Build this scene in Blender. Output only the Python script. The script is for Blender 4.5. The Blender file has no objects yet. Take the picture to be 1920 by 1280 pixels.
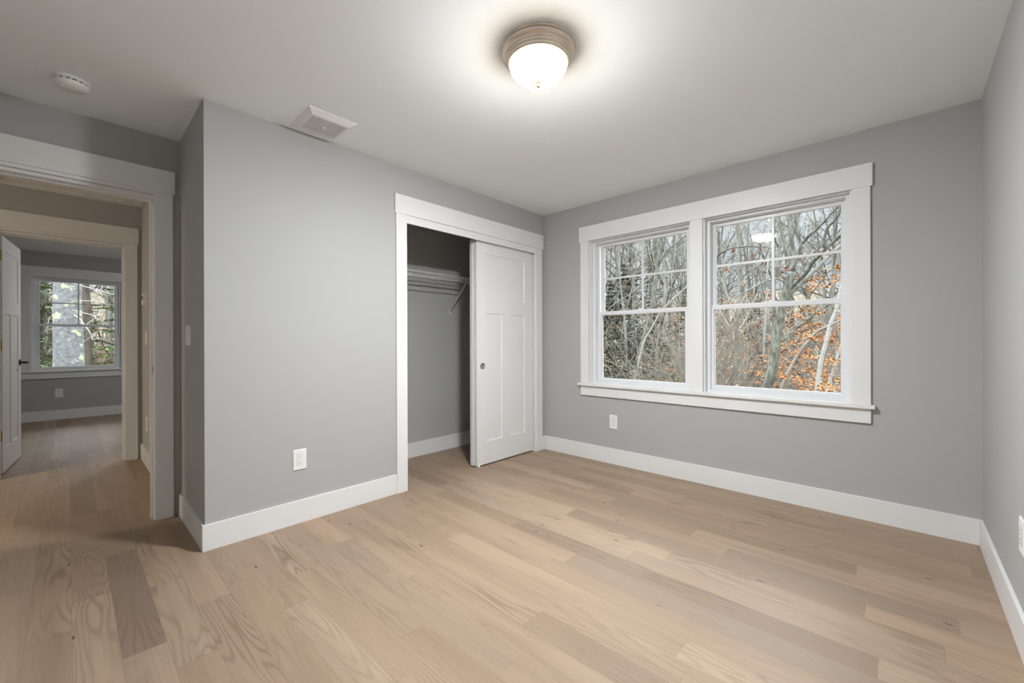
import bpy, bmesh, math, random
import numpy as np
from mathutils import Vector, Matrix
PI = math.pi
S = bpy.context.scene
COL = S.collection

# ------------------------------------------------------------------ camera
CAM_F, CAM_YAW, CAM_H, CAM_ROLL, CAM_YH = 781.3, 0.7541, 1.123, -0.0033, 639.78
cam_d = bpy.data.cameras.new('camera')
cam = bpy.data.objects.new('camera', cam_d); COL.objects.link(cam)
cam_d.sensor_width = 36.0
cam_d.lens = CAM_F / 1920 * 36
cam_d.clip_start = 0.05; cam_d.clip_end = 300
cam.location = (0, 0, CAM_H)
cam.matrix_world = Matrix.Translation((0, 0, CAM_H)) @ Matrix.Rotation(CAM_YAW, 4, 'Z') @ Matrix.Rotation(PI/2, 4, 'X') @ Matrix.Rotation(CAM_ROLL, 4, 'Z')
S.camera = cam

# ------------------------------------------------------------------ light and colour management
S.view_settings.view_transform = 'Standard'
S.view_settings.look = 'None'
S.view_settings.gamma = 1.0
S.view_settings.use_curve_mapping = False
S.view_settings.exposure = 0.20
S.cycles.max_bounces = 14
S.cycles.diffuse_bounces = 8
S.cycles.transparent_max_bounces = 24
S.cycles.sample_clamp_indirect = 6.0
S.cycles.use_denoising = True
SKY_STRENGTH, ZENITH, SUN_STRENGTH, LAMP_STRENGTH, HALL_FILL_STRENGTH = 0.92, 11.5, 0.8, 1040.0, 820.0

world = bpy.data.worlds.new('overcast_sky'); S.world = world
world.use_nodes = True
wn = world.node_tree.nodes; wl = world.node_tree.links
wn.clear()
w_out = wn.new('ShaderNodeOutputWorld'); w_bg = wn.new('ShaderNodeBackground')
w_tc = wn.new('ShaderNodeTexCoord'); w_nz = wn.new('ShaderNodeTexNoise'); w_rp = wn.new('ShaderNodeValToRGB')
w_nz.inputs['Scale'].default_value = 2.2; w_nz.inputs['Detail'].default_value = 4
w_rp.color_ramp.elements[0].position = 0.35; w_rp.color_ramp.elements[0].color = (0.66, 0.76, 0.84, 1)
w_rp.color_ramp.elements[1].position = 0.65; w_rp.color_ramp.elements[1].color = (0.84, 0.89, 0.92, 1)
wl.new(w_tc.outputs['Generated'], w_nz.inputs['Vector']); wl.new(w_nz.outputs['Fac'], w_rp.inputs['Fac'])
# the overcast sky brightens from the horizon upward
w_sp = wn.new('ShaderNodeSeparateXYZ'); w_mr = wn.new('ShaderNodeMapRange'); w_vm = wn.new('ShaderNodeVectorMath'); w_vm.operation = 'SCALE'
w_mr.interpolation_type = 'SMOOTHSTEP'
w_mr.inputs['From Min'].default_value = 0.24; w_mr.inputs['From Max'].default_value = 0.55; w_mr.inputs['To Min'].default_value = 1.0; w_mr.inputs['To Max'].default_value = ZENITH
wl.new(w_tc.outputs['Generated'], w_sp.inputs['Vector']); wl.new(w_sp.outputs['Z'], w_mr.inputs['Value'])
wl.new(w_rp.outputs['Color'], w_vm.inputs[0]); wl.new(w_mr.outputs['Result'], w_vm.inputs['Scale']); wl.new(w_vm.outputs['Vector'], w_bg.inputs['Color']); w_bg.inputs['Strength'].default_value = SKY_STRENGTH
wl.new(w_bg.outputs['Background'], w_out.inputs['Surface'])

sun_d = bpy.data.lights.new('sun', 'SUN'); sun = bpy.data.objects.new('sun', sun_d); COL.objects.link(sun)
sun_d.energy = SUN_STRENGTH; sun_d.angle = math.radians(40); sun_d.color = (1.0, 0.985, 0.96)
sun.rotation_euler = Vector((-0.62, 0.62, -0.75)).to_track_quat('-Z', 'Y').to_euler()
sun.location = (6, -6, 9)

# ------------------------------------------------------------------ materials
MATS = {}
def mat(name, col, rough=0.5, metal=0.0, spec=0.5, bump=None, emis=None):
    m = bpy.data.materials.new(name); m.use_nodes = True
    nt = m.node_tree; b = nt.nodes['Principled BSDF']
    b.inputs['Base Color'].default_value = (*col, 1); b.inputs['Roughness'].default_value = rough
    b.inputs['Metallic'].default_value = metal; b.inputs['Specular IOR Level'].default_value = spec
    if emis: b.inputs['Emission Color'].default_value = (*emis[0], 1); b.inputs['Emission Strength'].default_value = emis[1]
    if bump:
        tc = nt.nodes.new('ShaderNodeTexCoord'); nz = nt.nodes.new('ShaderNodeTexNoise'); bp = nt.nodes.new('ShaderNodeBump')
        nz.inputs['Scale'].default_value = bump[0]; nz.inputs['Detail'].default_value = 3
        bp.inputs['Strength'].default_value = bump[1]; bp.inputs['Distance'].default_value = 0.001
        nt.links.new(tc.outputs['Object'], nz.inputs['Vector']); nt.links.new(nz.outputs['Fac'], bp.inputs['Height'])
        nt.links.new(bp.outputs['Normal'], b.inputs['Normal'])
    MATS[name] = m; return m
OUTDOOR = 0.38     # reflectance level of bark, leaves and litter
def noise_mat(name, c1, c2, scale, rough=0.8, stretch=(1, 1, 1), lo=0.35, hi=0.65, c3=None, detail=5, trans=0.0):
    c1, c2, c3 = [tuple(v*OUTDOOR for v in c) if c else None for c in (c1, c2, c3)]
    m = bpy.data.materials.new(name); m.use_nodes = True
    nt = m.node_tree; N = nt.nodes; L = nt.links; b = N['Principled BSDF']
    tc = N.new('ShaderNodeTexCoord'); mp = N.new('ShaderNodeMapping'); nz = N.new('ShaderNodeTexNoise'); rp = N.new('ShaderNodeValToRGB')
    mp.inputs['Scale'].default_value = stretch; nz.inputs['Scale'].default_value = scale; nz.inputs['Detail'].default_value = detail
    rp.color_ramp.elements[0].position = lo; rp.color_ramp.elements[0].color = (*c1, 1)
    rp.color_ramp.elements[1].position = hi; rp.color_ramp.elements[1].color = (*c2, 1)
    if c3: e = rp.color_ramp.elements.new(min(hi + 0.12, 1)); e.color = (*c3, 1)
    L.new(tc.outputs['Object'], mp.inputs['Vector']); L.new(mp.outputs['Vector'], nz.inputs['Vector']); L.new(nz.outputs['Fac'], rp.inputs['Fac'])
    L.new(rp.outputs['Color'], b.inputs['Base Color']); b.inputs['Roughness'].default_value = rough
    b.inputs['Specular IOR Level'].default_value = 0.2
    if trans: b.inputs['Transmission Weight'].default_value = 0.0
    MATS[name] = m; return m

mat('wall_paint', (0.425, 0.425, 0.420), 0.75, spec=0.25, bump=(900, 0.10))
mat('ceiling_paint', (0.90, 0.925, 0.945), 0.9, spec=0.15)
mat('white_trim', (0.765, 0.765, 0.76), 0.38, spec=0.4)
mat('white_vinyl', (0.765, 0.77, 0.785), 0.3, spec=0.4)
mat('white_door', (0.755, 0.76, 0.755), 0.4, spec=0.4)
mat('white_plastic', (0.82, 0.82, 0.81), 0.3)
mat('white_wire', (0.80, 0.80, 0.79), 0.35)
mat('dark_slot', (0.03, 0.03, 0.03), 0.6)
mat('dark_void', (0.07, 0.07, 0.07), 0.8)
mat('brushed_nickel', (0.78, 0.68, 0.58), 0.34, metal=1.0)
mat('finial_bronze', (0.20, 0.12, 0.065), 0.5, metal=0.3)
mat('satin_metal', (0.55, 0.55, 0.55), 0.35, metal=1.0)
mat('antique_brass', (0.42, 0.27, 0.10), 0.35, metal=0.9)
mat('oil_bronze', (0.05, 0.035, 0.02), 0.35, metal=0.8)
mat('black_rubber', (0.02, 0.02, 0.02), 0.7)

def pane_material():
    m = bpy.data.materials.new('window_glass'); m.use_nodes = True
    N = m.node_tree.nodes; L = m.node_tree.links; N.clear()
    o = N.new('ShaderNodeOutputMaterial'); mx = N.new('ShaderNodeMixShader'); tr = N.new('ShaderNodeBsdfTransparent'); gl = N.new('ShaderNodeBsdfGlossy'); fr = N.new('ShaderNodeFresnel')
    fr.inputs['IOR'].default_value = 1.45; gl.inputs['Roughness'].default_value = 0.0; tr.inputs['Color'].default_value = (0.97, 0.98, 0.975, 1)
    L.new(fr.outputs['Fac'], mx.inputs['Fac']); L.new(tr.outputs['BSDF'], mx.inputs[1]); L.new(gl.outputs['BSDF'], mx.inputs[2]); L.new(mx.outputs['Shader'], o.inputs['Surface'])
    MATS['window_glass'] = m
pane_material()

def lit_shade_material(name, strength, col, rimcol, zlo, zhi):
    # glowing alabaster glass bowl, a little dimmer and warmer up at the rim, away from the bulbs
    m = bpy.data.materials.new(name); m.use_nodes = True
    N = m.node_tree.nodes; L = m.node_tree.links; b = N['Principled BSDF']
    b.inputs['Base Color'].default_value = (0.9, 0.85, 0.7, 1); b.inputs['Roughness'].default_value = 0.25
    tc = N.new('ShaderNodeTexCoord'); sp = N.new('ShaderNodeSeparateXYZ'); mr = N.new('ShaderNodeMapRange')
    rp = N.new('ShaderNodeValToRGB'); st = N.new('ShaderNodeMath'); st.operation = 'MULTIPLY_ADD'
    L.new(tc.outputs['Object'], sp.inputs['Vector']); L.new(sp.outputs['Z'], mr.inputs['Value'])
    mr.inputs['From Min'].default_value = zlo; mr.inputs['From Max'].default_value = zhi
    mr.inputs['To Min'].default_value = 1.0; mr.inputs['To Max'].default_value = 0.0
    rp.color_ramp.elements[0].position = 0.0; rp.color_ramp.elements[0].color = (*rimcol, 1)
    rp.color_ramp.elements[1].position = 0.6; rp.color_ramp.elements[1].color = (*col, 1)
    L.new(mr.outputs['Result'], rp.inputs['Fac']); L.new(rp.outputs['Color'], b.inputs['Emission Color'])
    pw = N.new('ShaderNodeMath'); pw.operation = 'POWER'; pw.inputs[1].default_value = 3.1
    L.new(mr.outputs['Result'], pw.inputs[0]); L.new(pw.outputs[0], st.inputs[0])
    st.inputs[1].default_value = strength; st.inputs[2].default_value = 1.3
    L.new(st.outputs[0], b.inputs['Emission Strength'])
    MATS[name] = m
lit_shade_material('lit_alabaster_glass', LAMP_STRENGTH, (0.94, 0.975, 1.0), (1.0, 0.74, 0.30), -0.145, -0.062)
lit_shade_material('added_bedroom_lamp_glass', 260.0, (0.95, 0.97, 1.0), (1.0, 0.74, 0.30), -0.145, -0.062)
lit_shade_material('added_hall_lamp_glass', HALL_FILL_STRENGTH, (1.0, 0.87, 0.70), (1.0, 0.62, 0.22), -0.145, -0.062)

def floor_material():
    m = bpy.data.materials.new('oak_floor'); m.use_nodes = True
    nt = m.node_tree; N = nt.nodes; L = nt.links; b = N['Principled BSDF']
    def math_(op, a, bb=None, c=None):
        n = N.new('ShaderNodeMath'); n.operation = op
        for i, v in enumerate((a, bb, c)):
            if v is None: continue
            if isinstance(v, (int, float)): n.inputs[i].default_value = v
            else: L.new(v, n.inputs[i])
        return n.outputs[0]
    def mix(f, a, c, t='MIX'):
        n = N.new('ShaderNodeMix'); n.data_type = 'RGBA'; n.blend_type = t
        for i, v in ((0, f), (6, a), (7, c)):
            if isinstance(v, (int, float)): n.inputs[i].default_value = v
            elif isinstance(v, tuple): n.inputs[i].default_value = (*v, 1)
            else: L.new(v, n.inputs[i])
        return n.outputs[2]
    uv = N.new('ShaderNodeAttribute'); uv.attribute_name = 'plank_uv'      # metres along and across one plank
    pa = N.new('ShaderNodeAttribute'); pa.attribute_name = 'plank_kind'    # tone, seed, grain strength
    su = N.new('ShaderNodeSeparateXYZ'); L.new(uv.outputs['Vector'], su.inputs[0])
    sk = N.new('ShaderNodeSeparateXYZ'); L.new(pa.outputs['Vector'], sk.inputs[0])
    u, v, wid = su.outputs[0], su.outputs[1], su.outputs[2]
    tone, seed, grain = sk.outputs[0], sk.outputs[1], sk.outputs[2]
    # cathedral grain: contour lines of a noise stretched along the plank
    def vec(x, y, z):
        n = N.new('ShaderNodeCombineXYZ')
        for i, a in enumerate((x, y, z)):
            if isinstance(a, (int, float)): n.inputs[i].default_value = a
            else: L.new(a, n.inputs[i])
        return n.outputs[0]
    def noise(vv, scale, detail=2, rough=0.5, dist=0.0):
        n = N.new('ShaderNodeTexNoise'); n.inputs['Scale'].default_value = scale; n.inputs['Detail'].default_value = detail
        n.inputs['Roughness'].default_value = rough; n.inputs['Distortion'].default_value = dist; L.new(vv, n.inputs['Vector']); return n.outputs['Fac']
    sd = math_('MULTIPLY', seed, 37.0)
    n1 = noise(vec(math_('MULTIPLY', u, 0.75), math_('MULTIPLY', v, 7.0), sd), 1.0, 2.0, 0.4, 0.15)
    rings = math_('SINE', math_('MULTIPLY', n1, 120.0))
    rings = math_('POWER', math_('MULTIPLY_ADD', rings, 0.5, 0.5), 3.0)
    n2 = noise(vec(math_('MULTIPLY', u, 3.0), math_('MULTIPLY', v, 160.0), sd), 1.0, 3.0, 0.6)       # fine pores
    n3 = noise(vec(math_('MULTIPLY', u, 0.9), math_('MULTIPLY', v, 9.0), math_('ADD', sd, 9.0)), 1.0, 2.0)   # broad streaks
    n4 = noise(vec(math_('MULTIPLY', u, 1.6), math_('MULTIPLY', v, 3.0), math_('ADD', sd, 21.0)), 1.0, 2.0)  # ring strength mask
    rp = N.new('ShaderNodeValToRGB'); cr = rp.color_ramp
    cols = [(0.0, (0.200, 0.150, 0.112)), (0.16, (0.235, 0.172, 0.125)), (0.36, (0.285, 0.204, 0.140)), (0.6, (0.335, 0.242, 0.168)), (0.85, (0.385, 0.285, 0.200)), (1.0, (0.38, 0.264, 0.184))]
    cr.elements[0].position = cols[0][0]; cr.elements[0].color = (*cols[0][1], 1)
    cr.elements[1].position = cols[-1][0]; cr.elements[1].color = (*cols[-1][1], 1)
    for p_, c_ in cols[1:-1]: e = cr.elements.new(p_); e.color = (*c_, 1)
    L.new(tone, rp.inputs['Fac'])
    c = rp.outputs['Color']
    streak = N.new('ShaderNodeMapRange'); L.new(n3, streak.inputs['Value']); streak.inputs['From Min'].default_value = 0.42; streak.inputs['From Max'].default_value = 0.72
    c = mix(math_('MULTIPLY', streak.outputs[0], 0.6), c, (0.235, 0.162, 0.112))
    # some planks carry a grey-violet mineral cast
    hue = math_('FRACT', math_('MULTIPLY', seed, 7.13))
    gcast = N.new('ShaderNodeMapRange'); L.new(hue, gcast.inputs['Value']); gcast.inputs['From Min'].default_value = 0.55; gcast.inputs['From Max'].default_value = 1.0
    c = mix(math_('MULTIPLY', gcast.outputs[0], 0.30), c, (0.30, 0.245, 0.19))
    mask = N.new('ShaderNodeMapRange'); L.new(n4, mask.inputs['Value']); mask.inputs['From Min'].default_value = 0.38; mask.inputs['From Max'].default_value = 0.62
    rs = math_('MULTIPLY', math_('MULTIPLY', rings, mask.outputs[0]), grain)
    c = mix(math_('MULTIPLY', rs, 0.85), c, (0.155, 0.102, 0.068))
    pores = N.new('ShaderNodeMapRange'); L.new(n2, pores.inputs['Value']); pores.inputs['From Min'].default_value = 0.5; pores.inputs['From Max'].default_value = 0.8
    c = mix(math_('MULTIPLY', pores.outputs[0], 0.45), c, (0.19, 0.13, 0.09))
    # knots
    vo = N.new('ShaderNodeTexVoronoi'); vo.voronoi_dimensions = '2D'; vo.inputs['Scale'].default_value = 1.0; L.new(vec(math_('MULTIPLY_ADD', u, 2.4, sd), math_('MULTIPLY_ADD', v, 9.0, math_('MULTIPLY', sd, 1.7)), 0.0), vo.inputs['Vector'])
    kc = N.new('ShaderNodeSeparateXYZ'); L.new(vo.outputs['Color'], kc.inputs[0])
    on = math_('GREATER_THAN', kc.outputs[0], 0.88)
    kn = N.new('ShaderNodeMapRange'); L.new(vo.outputs['Distance'], kn.inputs['Value'])
    kn.inputs['From Min'].default_value = 0.022; kn.inputs['From Max'].default_value = 0.05; kn.inputs['To Min'].default_value = 1.0; kn.inputs['To Max'].default_value = 0.0
    halo = N.new('ShaderNodeMapRange'); L.new(vo.outputs['Distance'], halo.inputs['Value'])
    halo.inputs['From Min'].default_value = 0.03; halo.inputs['From Max'].default_value = 0.26; halo.inputs['To Min'].default_value = 0.5; halo.inputs['To Max'].default_value = 0.0
    c = mix(math_('MULTIPLY', halo.outputs[0], on), c, (0.30, 0.20, 0.15))
    c = mix(math_('MULTIPLY', kn.outputs[0], on), c, (0.06, 0.04, 0.03))
    # seams between planks
    e1 = math_('LESS_THAN', v, 0.0011); e2 = math_('LESS_THAN', u, 0.0014)
    seam = math_('MAXIMUM', e1, e2)
    c = mix(math_('MULTIPLY', seam, 0.62), c, (0.14, 0.09, 0.055))
    L.new(c, b.inputs['Base Color']); b.inputs['Roughness'].default_value = 0.46; b.inputs['Specular IOR Level'].default_value = 0.32
    bp = N.new('ShaderNodeBump'); bp.inputs['Strength'].default_value = 0.25; bp.inputs['Distance'].default_value = 0.001
    L.new(math_('SUBTRACT', math_('MULTIPLY', pores.outputs[0], -0.4), math_('MULTIPLY', seam, 1.0)), bp.inputs['Height']); L.new(bp.outputs['Normal'], b.inputs['Normal'])
    MATS['oak_floor'] = m
floor_material()

# ------------------------------------------------------------------ helpers
def tag(o, label=None, cat=None, group=None, kind=None):
    if label: o['label'] = label
    if cat: o['category'] = cat
    if group: o['group'] = group
    if kind: o['kind'] = kind
    return o
def empty(name, loc=(0, 0, 0), rz=0.0):
    o = bpy.data.objects.new(name, None); COL.objects.link(o); o.empty_display_size = 0.1
    o.location = loc; o.rotation_euler = (0, 0, rz); return o
def bm_obj(name, bm, m, parent=None, smooth=False, bevel=0.0):
    me = bpy.data.meshes.new(name)
    if bevel:
        bmesh.ops.bevel(bm, geom=[e for e in bm.edges], offset=bevel, segments=2, affect='EDGES', profile=0.6, clamp_overlap=True)
    bm.normal_update(); bm.to_mesh(me); bm.free()
    if smooth: me.polygons.foreach_set('use_smooth', [True] * len(me.polygons))
    me.materials.append(MATS[m])
    o = bpy.data.objects.new(name, me); COL.objects.link(o)
    if parent: o.parent = parent
    return o
def box(bm, x0, x1, y0, y1, z0, z1):
    x0, x1 = sorted((x0, x1)); y0, y1 = sorted((y0, y1)); z0, z1 = sorted((z0, z1))
    vs = [bm.verts.new((x, y, z)) for x in (x0, x1) for y in (y0, y1) for z in (z0, z1)]
    for f in ((0, 1, 3, 2), (4, 6, 7, 5), (0, 4, 5, 1), (2, 3, 7, 6), (0, 2, 6, 4), (1, 5, 7, 3)):
        bm.faces.new([vs[i] for i in f])
def boxes(name, lst, m, parent=None, bevel=0.0, smooth=False):
    bm = bmesh.new()
    for b in lst: box(bm, *b)
    return bm_obj(name, bm, m, parent, smooth, bevel)
def struct(name, lst, m, bevel=0.0):
    return tag(boxes(name, lst, m, None, bevel), kind='structure')
def lathe(name, prof, m, parent=None, seg=64, axis='Z', smooth=True):
    bm = bmesh.new(); rings = []
    for r, z in prof:
        if r < 1e-6: rings.append([bm.verts.new((0, 0, z))])
        else: rings.append([bm.verts.new((r * math.cos(2*PI*k/seg), r * math.sin(2*PI*k/seg), z)) for k in range(seg)])
    for a, b in zip(rings, rings[1:]):
        for k in range(seg):
            k2 = (k + 1) % seg
            if len(a) == 1 and len(b) > 1: bm.faces.new((a[0], b[k2], b[k]))
            elif len(b) == 1 and len(a) > 1: bm.faces.new((a[k], a[k2], b[0]))
            elif len(a) > 1: bm.faces.new((a[k], a[k2], b[k2], b[k]))
    bmesh.ops.recalc_face_normals(bm, faces=bm.faces)
    if axis == 'Y': bmesh.ops.rotate(bm, verts=bm.verts, cent=(0, 0, 0), matrix=Matrix.Rotation(PI/2, 3, 'X'))
    return bm_obj(name, bm, m, parent, smooth)

class Tubes:
    """collects tapered tubes and leaf quads as one mesh"""
    def __init__(s): s.v = []; s.f = []; s.n = 0
    def tube(s, pts, rad, sides=5, cap=True):
        pts = np.asarray(pts, float); k = len(pts); rad = np.broadcast_to(np.asarray(rad, float), (k,))
        t = np.gradient(pts, axis=0); t /= np.linalg.norm(t, axis=1)[:, None] + 1e-9
        ref = np.array([0.0, 0, 1.0]) if abs(t[:, 2]).mean() < 0.8 else np.array([1.0, 0.13, 0])
        a = np.cross(t, ref); a /= np.linalg.norm(a, axis=1)[:, None] + 1e-9; b = np.cross(t, a)
        th = np.arange(sides) * 2 * PI / sides
        ring = pts[:, None, :] + rad[:, None, None] * (a[:, None, :] * np.cos(th)[None, :, None] + b[:, None, :] * np.sin(th)[None, :, None])
        s.v.append(ring.reshape(-1, 3)); n = s.n
        idx = n + np.arange(k * sides).reshape(k, sides)
        q = np.stack([idx[:-1], np.roll(idx[:-1], -1, 1), np.roll(idx[1:], -1, 1), idx[1:]], -1).reshape(-1, 4)
        s.f += [tuple(x) for x in q.tolist()]
        if cap: s.f.append(tuple(idx[-1].tolist())); s.f.append(tuple(idx[0][::-1].tolist()))
        s.n += k * sides
    def quads(s, q):
        q = np.asarray(q, float); m_ = len(q)
        if not m_: return
        s.v.append(q.reshape(-1, 3)); s.f += [tuple(x) for x in (s.n + np.arange(m_ * 4).reshape(m_, 4)).tolist()]; s.n += m_ * 4
    def mesh(s, name, m):
        me = bpy.data.meshes.new(name); me.from_pydata(np.concatenate(s.v).tolist(), [], s.f); me.materials.append(MATS[m]); me.update()
        me.polygons.foreach_set('use_smooth', [True] * len(me.polygons)); return me
    def build(s, name, m, parent=None):
        o = bpy.data.objects.new(name, s.mesh(name, m)); COL.objects.link(o)
        if parent: o.parent = parent
        return o

def copy_tree(o, parent=None):
    c = o.copy(); COL.objects.link(c); c.parent = parent
    for ch in list(o.children): copy_tree(ch, c)
    return c

# ------------------------------------------------------------------ dimensions (metres; camera stands at x=0, y=0)
H = 2.44
XC, YW, XR, YS, XD, YB = -2.747, 3.416, 0.3135, 0.5015, -3.455, -0.52
XCI, XCB = -2.862, -3.490                       # closet: back of its front partition, its back wall
XH0, XH1, YH = -5.415, -5.540, 0.492            # hall far partition and hall right wall
XB = -9.05                                      # far bedroom's window wall
WT = 0.16

# ------------------------------------------------------------------ floor planks
def build_floor():
    rng = random.Random(11)
    w, y0, = 0.122, 0.007
    x_min, x_max, ya, yb = XB - 0.16, XR + 0.15, -3.66, YW + 0.16
    fixed = {  # row: plank ends seen in the photograph, then (x0, tone, grain) of special planks starting there
        1: [-3.057, -2.02], 0: [-3.9, -2.61, -1.35], -1: [-3.4, -2.361, -1.1], 2: [-3.25, -2.52, -1.835, -0.7],
        10: [-2.2, -1.10, 0.25], 12: [-1.9, -0.595, 0.3], 15: [-1.75, -0.067], 18: [-1.6, -0.12], 19: [-1.75, -0.69], 17: [-0.9, 0.105],
        20: [-1.95, -0.9, -0.12], 21: [-1.5, -0.17], 9: [-1.72, -0.5], 8: [-2.3, -1.0], 5: [-1.9, -1.05], 3: [-2.2, -1.3],
    }
    special = {(1, -3.057): (0.0, 1.0), (10, -1.10): (0.28, 0.95), (15, -1.75): (0.2, 0.6), (19, -0.69): (0.2, 0.25), (19, -1.75): (0.55, 0.3), (18, -0.12): (0.95, 0.35), (20, -0.9): (0.8, .3), (20, -1.95): (0.35, .4),
               (0, -3.9): (0.45, 0.7), (0, -2.61): (0.8, 0.6), (2, -3.25): (0.6, 0.9), (2, -2.52): (0.66, 0.9), (15, -0.067): (0.75, 0.3), (12, -0.595): (0.8, .4), (21, -1.5): (0.3, .3)}
    V, F, UV, PK = [], [], [], []
    r0, r1 = math.floor((ya - y0) / w), math.ceil((yb - y0) / w)
    for r in range(r0, r1):
        a, b = max(y0 + r*w, ya), min(y0 + (r+1)*w, yb)
        ends = sorted(fixed.get(r, []))
        lo, hi = (ends[0], ends[-1]) if ends else (rng.uniform(-6, -4), None)
        if hi is None: hi = lo; ends = [lo]
        x = lo
        while x > x_min: x -= rng.uniform(0.55, 1.75); ends.append(x)
        x = hi
        while x < x_max: x += rng.uniform(0.55, 1.75); ends.append(x)
        ends = sorted(ends)
        for p, q in zip(ends, ends[1:]):
            pp, qq = max(p, x_min), min(q, x_max)
            if qq - pp < 0.005: continue
            tone, gr = special.get((r, p), (min(1, max(0.22, rng.gauss(0.60, 0.17))), rng.choice((0.15, 0.25, 0.4, 0.55, 0.8))))
            n = len(V); V += [(pp, a, 0), (qq, a, 0), (qq, b, 0), (pp, b, 0)]; F.append((n, n+1, n+2, n+3))
            sd = rng.random() * 10
            UV += [(pp-p, 0, w), (qq-p, 0, w), (qq-p, w, w), (pp-p, w, w)]; PK += [(tone, sd, gr)] * 4
    n = len(V)   # slab below
    z0, z1 = -0.12, -0.004
    c = [(x_min, ya, z1), (x_max, ya, z1), (x_max, yb, z1), (x_min, yb, z1), (x_min, ya, z0), (x_max, ya, z0), (x_max, yb, z0), (x_min, yb, z0)]
    V += c; F += [(n, n+1, n+2, n+3), (n+7, n+6, n+5, n+4), (n, n+4, n+5, n+1), (n+1, n+5, n+6, n+2), (n+2, n+6, n+7, n+3), (n+3, n+7, n+4, n)]
    UV += [(.1, .05, .1)] * 8; PK += [(.5, 0, 0)] * 8
    me = bpy.data.meshes.new('floor'); me.from_pydata(V, [], F)
    for nm, arr in (('plank_uv', UV), ('plank_kind', PK)):
        at_ = me.attributes.new(nm, 'FLOAT_VECTOR', 'POINT'); at_.data.foreach_set('vector', np.array(arr, dtype=np.float32).ravel())
    me.materials.append(MATS['oak_floor']); o = bpy.data.objects.new('floor', me); COL.objects.link(o); tag(o, kind='structure')
build_floor()

# ------------------------------------------------------------------ shell
struct('ceiling', [(XB - 0.16, XR + 0.15, -3.66, YW + WT, H, H + 0.18)], 'ceiling_paint')
W0, W1, W2, W3 = -2.190, -1.237, -1.145, -0.237      # window pair: clear openings
ZS, ZH = 0.700, 2.076
struct('wall_far', [(XD-0.125, W0, YW, YW+WT, 0, H), (W1, W2, YW, YW+WT, ZS, ZH), (W3, XR+0.15, YW, YW+WT, 0, H), (W0, W3, YW, YW+WT, 0, ZS), (W0, W3, YW, YW+WT, ZH, H)], 'wall_paint')
struct('wall_right', [(XR, XR+0.15, YB-0.12, YW, 0, H)], 'wall_paint')
struct('wall_near', [(XD, XR, YB-0.12, YB, 0, H)], 'wall_paint')
CY0, CY1, CZ = 1.742, 3.276, 2.075
struct('wall_closet', [(XCI, XC, YS, CY0, 0, H), (XCI, XC, CY1, YW, 0, H), (XCI, XC, CY0, CY1, CZ, H)], 'wall_paint')
struct('wall_alcove', [(XD, XCI, YS, YS+0.115, 0, H)], 'wall_paint')
struct('wall_closet_back', [(XCB-0.09, XCB, YS+0.115, YW, 0, H)], 'wall_paint')
D1A, D1B, DZ = -0.412, 0.387, 2.055
struct('wall_entry', [(XD-0.125, XD, D1B, YS+0.115, 0, H), (XD-0.125, XD, -3.5, D1A, 0, H), (XD-0.125, XD, D1A, D1B, DZ, H)], 'wall_paint')
struct('wall_hall_right', [(XH0, XD-0.125, YH, YH+0.12, 0, H)], 'wall_paint')
D2A, D2B = -0.418, 0.382
struct('wall_hall_far', [(XH1, XH0, D2B, 1.6, 0, H), (XH1, XH0, -3.5, D2A, 0, H), (XH1, XH0, D2A, D2B, DZ, H)], 'wall_paint')
struct('wall_hall_left', [(XH0, XD-0.125, -3.62, -3.5, 0, H)], 'wall_paint')
B0, B1 = -0.369, 0.584
struct('wall_bedroom_far', [(XB-WT, XB, -2.3, B0, 0, H), (XB-WT, XB, B1, 1.72, 0, H), (XB-WT, XB, B0, B1, 0, ZS), (XB-WT, XB, B0, B1, ZH, H)], 'wall_paint')
struct('wall_bedroom_right', [(XB, XH1, 1.6, 1.72, 0, H)], 'wall_paint')
struct('wall_bedroom_left', [(XB, XH1, -2.42, -2.3, 0, H)], 'wall_paint')

# baseboards
BT, BH = 0.0135, 0.141
def baseboard(name, lst): return struct(name, lst, 'white_trim', 0.0015)
CW = 0.09
baseboard('baseboard_far', [(XC+BT, XR-BT, YW-BT, YW, 0, BH)])
baseboard('baseboard_right', [(XR-BT, XR, YB, YW, 0, BH)])
baseboard('baseboard_near', [(XD+0.02, XR-BT, YB, YB+BT, 0, BH)])
baseboard('baseboard_closet_wall', [(XC, XC+BT, YS-BT, 1.664, 0, BH), (XC, XC+BT, 3.362, YW-BT, 0, BH)])
baseboard('baseboard_alcove', [(XD+0.019, XC, YS-BT, YS, 0, BH)])
baseboard('baseboard_closet_back', [(XCB, XCB+BT, YS+0.115, YW, 0, BH)])
baseboard('baseboard_closet_end', [(XCB+BT, XCI, YW-BT, YW, 0, BH)])
baseboard('baseboard_hall_right', [(XH0, XD-0.145, YH-BT, YH, 0, BH)])
baseboard('baseboard_hall_far', [(XH0, XH0+BT, -3.5, D2A-0.085, 0, BH)])
baseboard('baseboard_bedroom_far', [(XB, XB+BT, -2.3, 1.6, 0, BH)])

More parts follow.
